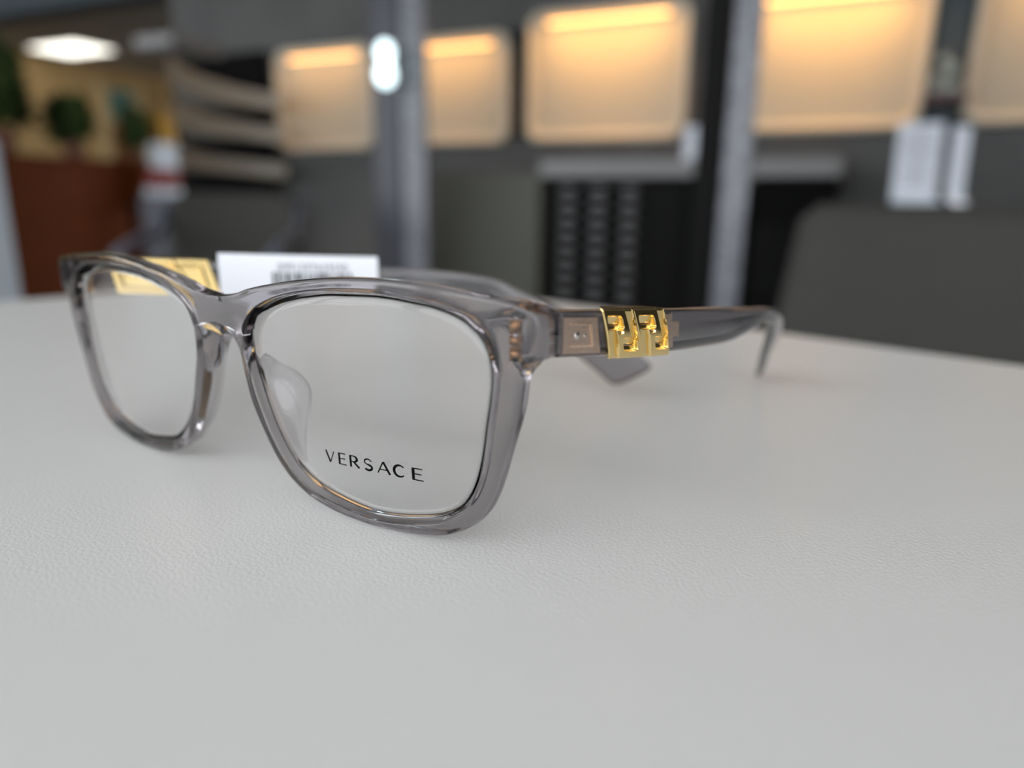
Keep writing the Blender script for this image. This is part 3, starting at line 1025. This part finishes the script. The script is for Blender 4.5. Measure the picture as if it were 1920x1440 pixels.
def emblem(frames, f0, f1, parent, back=0.0):
    """gold sleeve with two interlocking key motifs; heightfield on the outer side, plain inside"""
    NX, NY = 270, 116
    bm = bmesh.new()
    cw, chh = 10.4, 8.8
    def height(u, v):
        # u 0..1 along, v 0..1 downwards
        c = (u * 2) % 1.0
        if u >= 1: c = 1.0
        x, y = c * cw, v * chh
        h = 0.80 + 0.32 * math.sin(math.pi * v)
        bar1 = rect_sdf(x, y, 0.07 * cw, 0.34 * cw, 0.43 * chh, 1.2 * chh)
        bar2 = rect_sdf(x - 0.06 * (y - 0.3 * chh), y, 0.74 * cw, 0.97 * cw, -0.2 * chh, 0.66 * chh)
        for b, bh in ((bar1, 1.08), (bar2, 0.74)):
            k = recess(b, 0.07)
            h = h * (1 - k) + (bh - 0.085 * y) * k
        hole1 = rect_sdf(x, y, 0.10 * cw, 0.59 * cw, 0.15 * chh, 0.42 * chh, 0.6)
        hole2 = rect_sdf(x, y, 0.50 * cw, 0.93 * cw, 0.59 * chh, 0.85 * chh, 0.4)
        k = recess(hole1, 0.07)
        f = (y / chh - 0.15) / 0.27
        h = h * (1 - k) + ((0.55 - 0.55 * f / 0.72) if f < 0.72 else 0.12 + 0.25 * (f - 0.72)) * k
        k = recess(hole2, 0.07)
        f = (y / chh - 0.59) / 0.26
        h = h * (1 - k) + ((0.55 - 0.55 * f / 0.62) if f < 0.62 else 0.12 + 0.25 * (f - 0.62)) * k
        k = recess(rect_sdf(x + 0.6 * (y - 0.45 * chh), y, 0.42 * cw, 0.56 * cw, 0.45 * chh, 0.50 * chh), 0.08)
        h -= 0.40 * k
        h -= 0.12 * math.exp(-((u - 0.5) * 2 * cw / 0.22) ** 2)
        e = min(v, 1 - v) * chh
        h -= 0.25 * (1 - smooth01(e / 0.5))
        ex = min(u, 1 - u) * 2 * cw
        h -= 0.20 * (1 - smooth01(ex / 0.25))
        return h
    def back_height(u, v):
        x, y = u * 20.8, v * chh
        h = 0.45
        h += 0.35 * recess(abs(rect_sdf(x, y, 1.6, 19.2, 1.5, chh - 1.5, 0.4)) - 0.35, 0.2)
        h += 0.35 * recess(math.hypot(x - 8.0, y - 3.4) - 1.1, 0.2) - 0.25 * recess(math.hypot(x - 8.0, y - 3.4) - 0.6, 0.15)
        h += 0.35 * recess(abs(x - 15.5 - 0.35 * (y - 4)) - 0.45, 0.2)
        h -= 0.45 * recess(rect_sdf(x, y, 10.0, 14.0, 2.8, 6.2, 0.3), 0.2)
        return h
    top = []
    for i in range(NX + 1):
        u = i / NX
        col = []
        for j in range(NY + 1):
            v = j / NY
            shear = 1.4 * v - 0.3
            fi = f0 + (f1 - f0) * u + shear * (f1 - f0) / 20.8
            T, B, nr, w = along(frames, max(0, fi))
            upv = (T - B).normalized()
            p = T + upv * 0.25 + (B - upv * 0.25 - T - upv * 0.25) * v
            # gentle barrel bulge
            p = p + nr * (height(u, v) - 0.1)
            col.append(bm.verts.new(p * MM))
        top.append(col)
    NB = 26
    bot = []
    for i in range(NX + 1):
        u = i / NX
        col = []
        for j in range(NB + 1):
            v = j / NB
            shear = 1.4 * v - 0.3
            fi = f0 + back + (f1 - f0 - back) * u + shear * (f1 - f0) / 20.8
            T, B, nr, w = along(frames, max(0, fi))
            upv = (T - B).normalized()
            p = T + upv * 0.25 + (B - upv * 0.25 - T - upv * 0.25) * v
            col.append(bm.verts.new((p - nr * (w + back_height(u, v))) * MM))
        bot.append(col)
    for i in range(NX):
        for j in range(NY):
            bm.faces.new((top[i][j], top[i + 1][j], top[i + 1][j + 1], top[i][j + 1]))
        for j in range(NB):
            bm.faces.new((bot[i][j], bot[i + 1][j], bot[i + 1][j + 1], bot[i][j + 1]))
        bm.faces.new((top[i][0], top[i + 1][0], bot[i + 1][0], bot[i][0]))
        bm.faces.new((top[i][NY], top[i + 1][NY], bot[i + 1][NB], bot[i][NB]))
    bm.faces.new([top[0][j] for j in range(NY + 1)] + [bot[0][j] for j in range(NB, -1, -1)])
    bm.faces.new([top[NX][j] for j in range(NY + 1)] + [bot[NX][j] for j in range(NB, -1, -1)])
    me = bm_mesh('emblem', bm)
    o = link('emblem', me, GOLD, parent, True)
    try:
        me.set_sharp_from_angle(angle=math.radians(28))
    except Exception:
        pass
    o['label'] = 'polished gold sleeve with two key shaped motifs'
    return o


def slab(name, frames, fa, fb, va, vb, off, th, m, parent, nseg=6):
    """thin plate following the temple between frame positions fa..fb and heights va..vb (0 top, 1 bottom), off mm inside the outer face"""
    bm = bmesh.new()
    rows = []
    for i in range(nseg + 1):
        f = fa + (fb - fa) * i / nseg
        T, B, nr, w = along(frames, f)
        a, b = T.lerp(B, va), T.lerp(B, vb)
        rows.append([bm.verts.new((q - nr * o_) * MM) for q, o_ in ((a, off), (b, off), (b, off + th), (a, off + th))])
    for a, b in zip(rows, rows[1:]):
        for k in range(4):
            bm.faces.new((a[k], a[(k + 1) % 4], b[(k + 1) % 4], b[k]))
    bm.faces.new(rows[0]); bm.faces.new(rows[-1])
    return link(name, bm_mesh(name, bm), m, parent)


def core(frames, fa, fb, fe, parent):
    """metal core between the joint and the emblem, plus the small tab behind the emblem"""
    bm = bmesh.new()
    def put(fx, v, off):
        T, B, nr, w = along(frames, fx)
        return (T.lerp(B, v) - nr * off) * MM
    def plate(x0, x1, v0, v1, o0, o1, n=6):
        rows = []
        for i in range(n + 1):
            f = x0 + (x1 - x0) * i / n
            rows.append([bm.verts.new(put(f, v0, o0)), bm.verts.new(put(f, v1, o0)), bm.verts.new(put(f, v1, o1)), bm.verts.new(put(f, v0, o1))])
        for a, b in zip(rows, rows[1:]):
            for k in range(4):
                bm.faces.new((a[k], a[(k + 1) % 4], b[(k + 1) % 4], b[k]))
        bm.faces.new(rows[0]); bm.faces.new(rows[-1])
    L_ = fb - fa
    plate(fa, fb, 0.15, 0.90, -0.02, 1.6)
    o = link('metal_core', bm_mesh('metal_core', bm), ROSE, parent)
    # raised outline, open at the front
    bm = bmesh.new()
    for v0, v1, v2, v3 in ((0.26, 0.30, 0.72, 0.76),):
        pts_ = [(0.25, v0), (0.86, v0), (0.86, v3), (0.25, v3)]
        inn = [(0.25, v1), (0.815, v1), (0.815, v2), (0.25, v2)]
        rows = []
        for (a0, b0), (a1, b1) in zip(pts_, inn):
            rows.append([bm.verts.new(put(fa + L_ * a0, b0, 0.0)), bm.verts.new(put(fa + L_ * a0, b0, -0.14)), bm.verts.new(put(fa + L_ * a1, b1, -0.14)), bm.verts.new(put(fa + L_ * a1, b1, 0.0))])
        for a, b in zip(rows, rows[1:]):
            for k in range(4):
                bm.faces.new((a[k], a[(k + 1) % 4], b[(k + 1) % 4], b[k]))
        bm.faces.new(rows[0]); bm.faces.new(rows[-1])
    link('raised_outline', bm_mesh('raised_outline', bm), ROSEL, parent)
    # tab behind the emblem
    bm = bmesh.new()
    plate(fe, fe + 0.45, 0.12, 0.88, -0.02, 1.6)
    plate(fe + 0.4, fe + 0.95, 0.30, 0.64, -0.02, 1.6)
    link('metal_tab', bm_mesh('metal_tab', bm), ROSE, parent)
    for g, r_ in ((0.48, 0.62), (0.68, 0.34)):
        T, B, nr, w = along(frames, fa + L_ * g)
        c = T.lerp(B, 0.52) - nr * 0.0
        bm = bmesh.new()
        bmesh.ops.create_uvsphere(bm, u_segments=16, v_segments=10, radius=r_)
        bmesh.ops.scale(bm, vec=(0.35, 1, 1), verts=bm.verts)
        a = math.atan2(nr.y, nr.x)
        bmesh.ops.rotate(bm, cent=(0, 0, 0), matrix=Matrix.Rotation(a, 3, 'Z'), verts=bm.verts)
        bmesh.ops.translate(bm, vec=c, verts=bm.verts)
        bmesh.ops.scale(bm, vec=(MM, MM, MM), verts=bm.verts)
        link('rivet', bm_mesh('rivet', bm), STEEL, parent, True)
    return o


# frame index of the near temple: station spacing is 4 per control point
emblem(fr_n, 3.95, 8.05, tn, 1.6)
core(fr_n, 0.20, 3.75, 8.35, tn)
emblem(fr_f, 2.6, 8.1, tf)
core(fr_f, 0.4, 2.4, 8.4, tf)


# ---- hinges inside the end pieces
def hinge(sg, frames):
    h = None
    x0 = 63.4
    zc = 13.9
    parts = []
    bm = bmesh.new()
    for dz, hh in ((2.2, 1.9), (0.0, 1.3), (-2.2, 1.9)):
        a = W(sg * x0, 9.3 - KC * x0 * x0, zc + dz - hh / 2) / MM
        b = W(sg * x0, 9.3 - KC * x0 * x0, zc + dz + hh / 2) / MM
        add_tube(bm, [a * MM, b * MM], 0.00115, 16)
    o = link('hinge', bm_mesh('hinge', bm), COPPER, gl, True)
    o['label'] = 'copper coloured hinge barrels inside the end piece'
    for p in o.data.polygons:
        if len(p.vertices) > 4: p.use_smooth = False
    bm = bmesh.new()
    a = W(sg * x0, 9.3 - KC * x0 * x0, zc - 3.6); b = W(sg * x0, 9.3 - KC * x0 * x0, zc + 3.6)
    add_tube(bm, [a, b], 0.00055, 12)
    link('screw', bm_mesh('screw', bm), STEEL, o, True)
    return o


hinge(1, fr_n)
hinge(-1, fr_f)

# ================================================================== PRICE TAG on the far temple
tg = thing('price_tag', 'white barcode tag folded over the far temple', 'tag', Vector((-35, 51.5, 44)) * MM)
tg_inv = Matrix.Translation(-Vector((-35, 51.5, 44)) * MM)
dT = Vector((-22 + 48, 67 - 36, 0)).normalized()
nT = Vector((dT.y, -dT.x, 0))       # towards the viewer


def tagp(a, z, off):
    """a mm along the tag from its left edge, z mm height, off mm towards the viewer"""
    base = Vector((-48.6, 34.9, 0))
    slope = 42.75 - 0.030 * a
    return (base + dT * a + nT * off + Vector((0, 0, slope - z))) * MM


TGL = 41.0


def build_tag():
    bm = bmesh.new()
    prof = [(12.5, 0.35), (8, 0.40), (3.5, 0.42), (1.2, 0.40), (0.15, 0.36), (0, 0.1), (0.15, -0.22), (0.9, -0.9), (2.6, -4.45), (8, -4.5), (12.5, -4.4)]
    prof = [(z, o + 3.9) for z, o in prof]
    inner_ = [(z + (0.25 if 0 < i < len(prof) - 1 else 0), o - 0.2 if i < 5 else (o if i == 5 else o + 0.2)) for i, (z, o) in enumerate(prof)]
    inner_[0] = (12.5, 0.15); inner_[-1] = (12.5, -4.2)
    rows = []
    n = 16
    for k in range(n + 1):
        a = TGL * k / n
        rows.append([bm.verts.new(tg_inv @ tagp(a, z, o)) for z, o in prof + inner_[::-1]])
    for a, b in zip(rows, rows[1:]):
        m = len(a)
        for k in range(m):
            bm.faces.new((a[k], a[(k + 1) % m], b[(k + 1) % m], b[k]))
    bm.faces.new(rows[0]); bm.faces.new(rows[-1][::-1])
    return link('label_sheet', bm_mesh('label_sheet', bm), PAPER, tg)


sheet = build_tag()
bm = bmesh.new()
random.seed(11)
a = 13.2
while a < 33.5:
    w = random.choice((0.22, 0.22, 0.45, 0.7))
    q = [tagp(a, 4.6, 4.40), tagp(a + w, 4.6, 4.40), tagp(a + w, 10.4, 4.40), tagp(a, 10.4, 4.40)]
    bm.faces.new([bm.verts.new(tg_inv @ p) for p in q])
    a += w + random.choice((0.22, 0.22, 0.4, 0.6))
r = bmesh.ops.extrude_face_region(bm, geom=list(bm.faces))
bmesh.ops.translate(bm, vec=-nT * 0.00004, verts=[v for v in r['geom'] if isinstance(v, bmesh.types.BMVert)])
bars = link('barcode', bm_mesh('barcode', bm), INK, sheet)
# digits row above the bars
cu = bpy.data.curves.new('digits', 'FONT')
cu.body = '0991597659590'
cu.size = 0.0029
cu.extrude = 0.00002
cu.space_character = 1.12
dg = bpy.data.objects.new('digits', cu)
COL.objects.link(dg)
cu.materials.append(INKG)
bpy.context.view_layer.update()
me = bpy.data.meshes.new_from_object(dg.evaluated_get(bpy.context.evaluated_depsgraph_get()))
bpy.data.objects.remove(dg)
wdt = max(v.co.x for v in me.vertices)
scl = 0.0182 / wdt
upv = Vector((0, 0, 1))
dd = (tagp(10, 0, 0) - tagp(0, 0, 0)).normalized()
org = tagp(14.6, 4.15, 4.40)
for v in me.vertices:
    x, y, z = v.co
    v.co = tg_inv @ (org + dd * x * scl + upv * y * 0.95 + nT * z)
link('digits', me, INKG, sheet)
if sheet.data.materials[0] != PAPER:
    sheet.data.materials[0] = PAPER
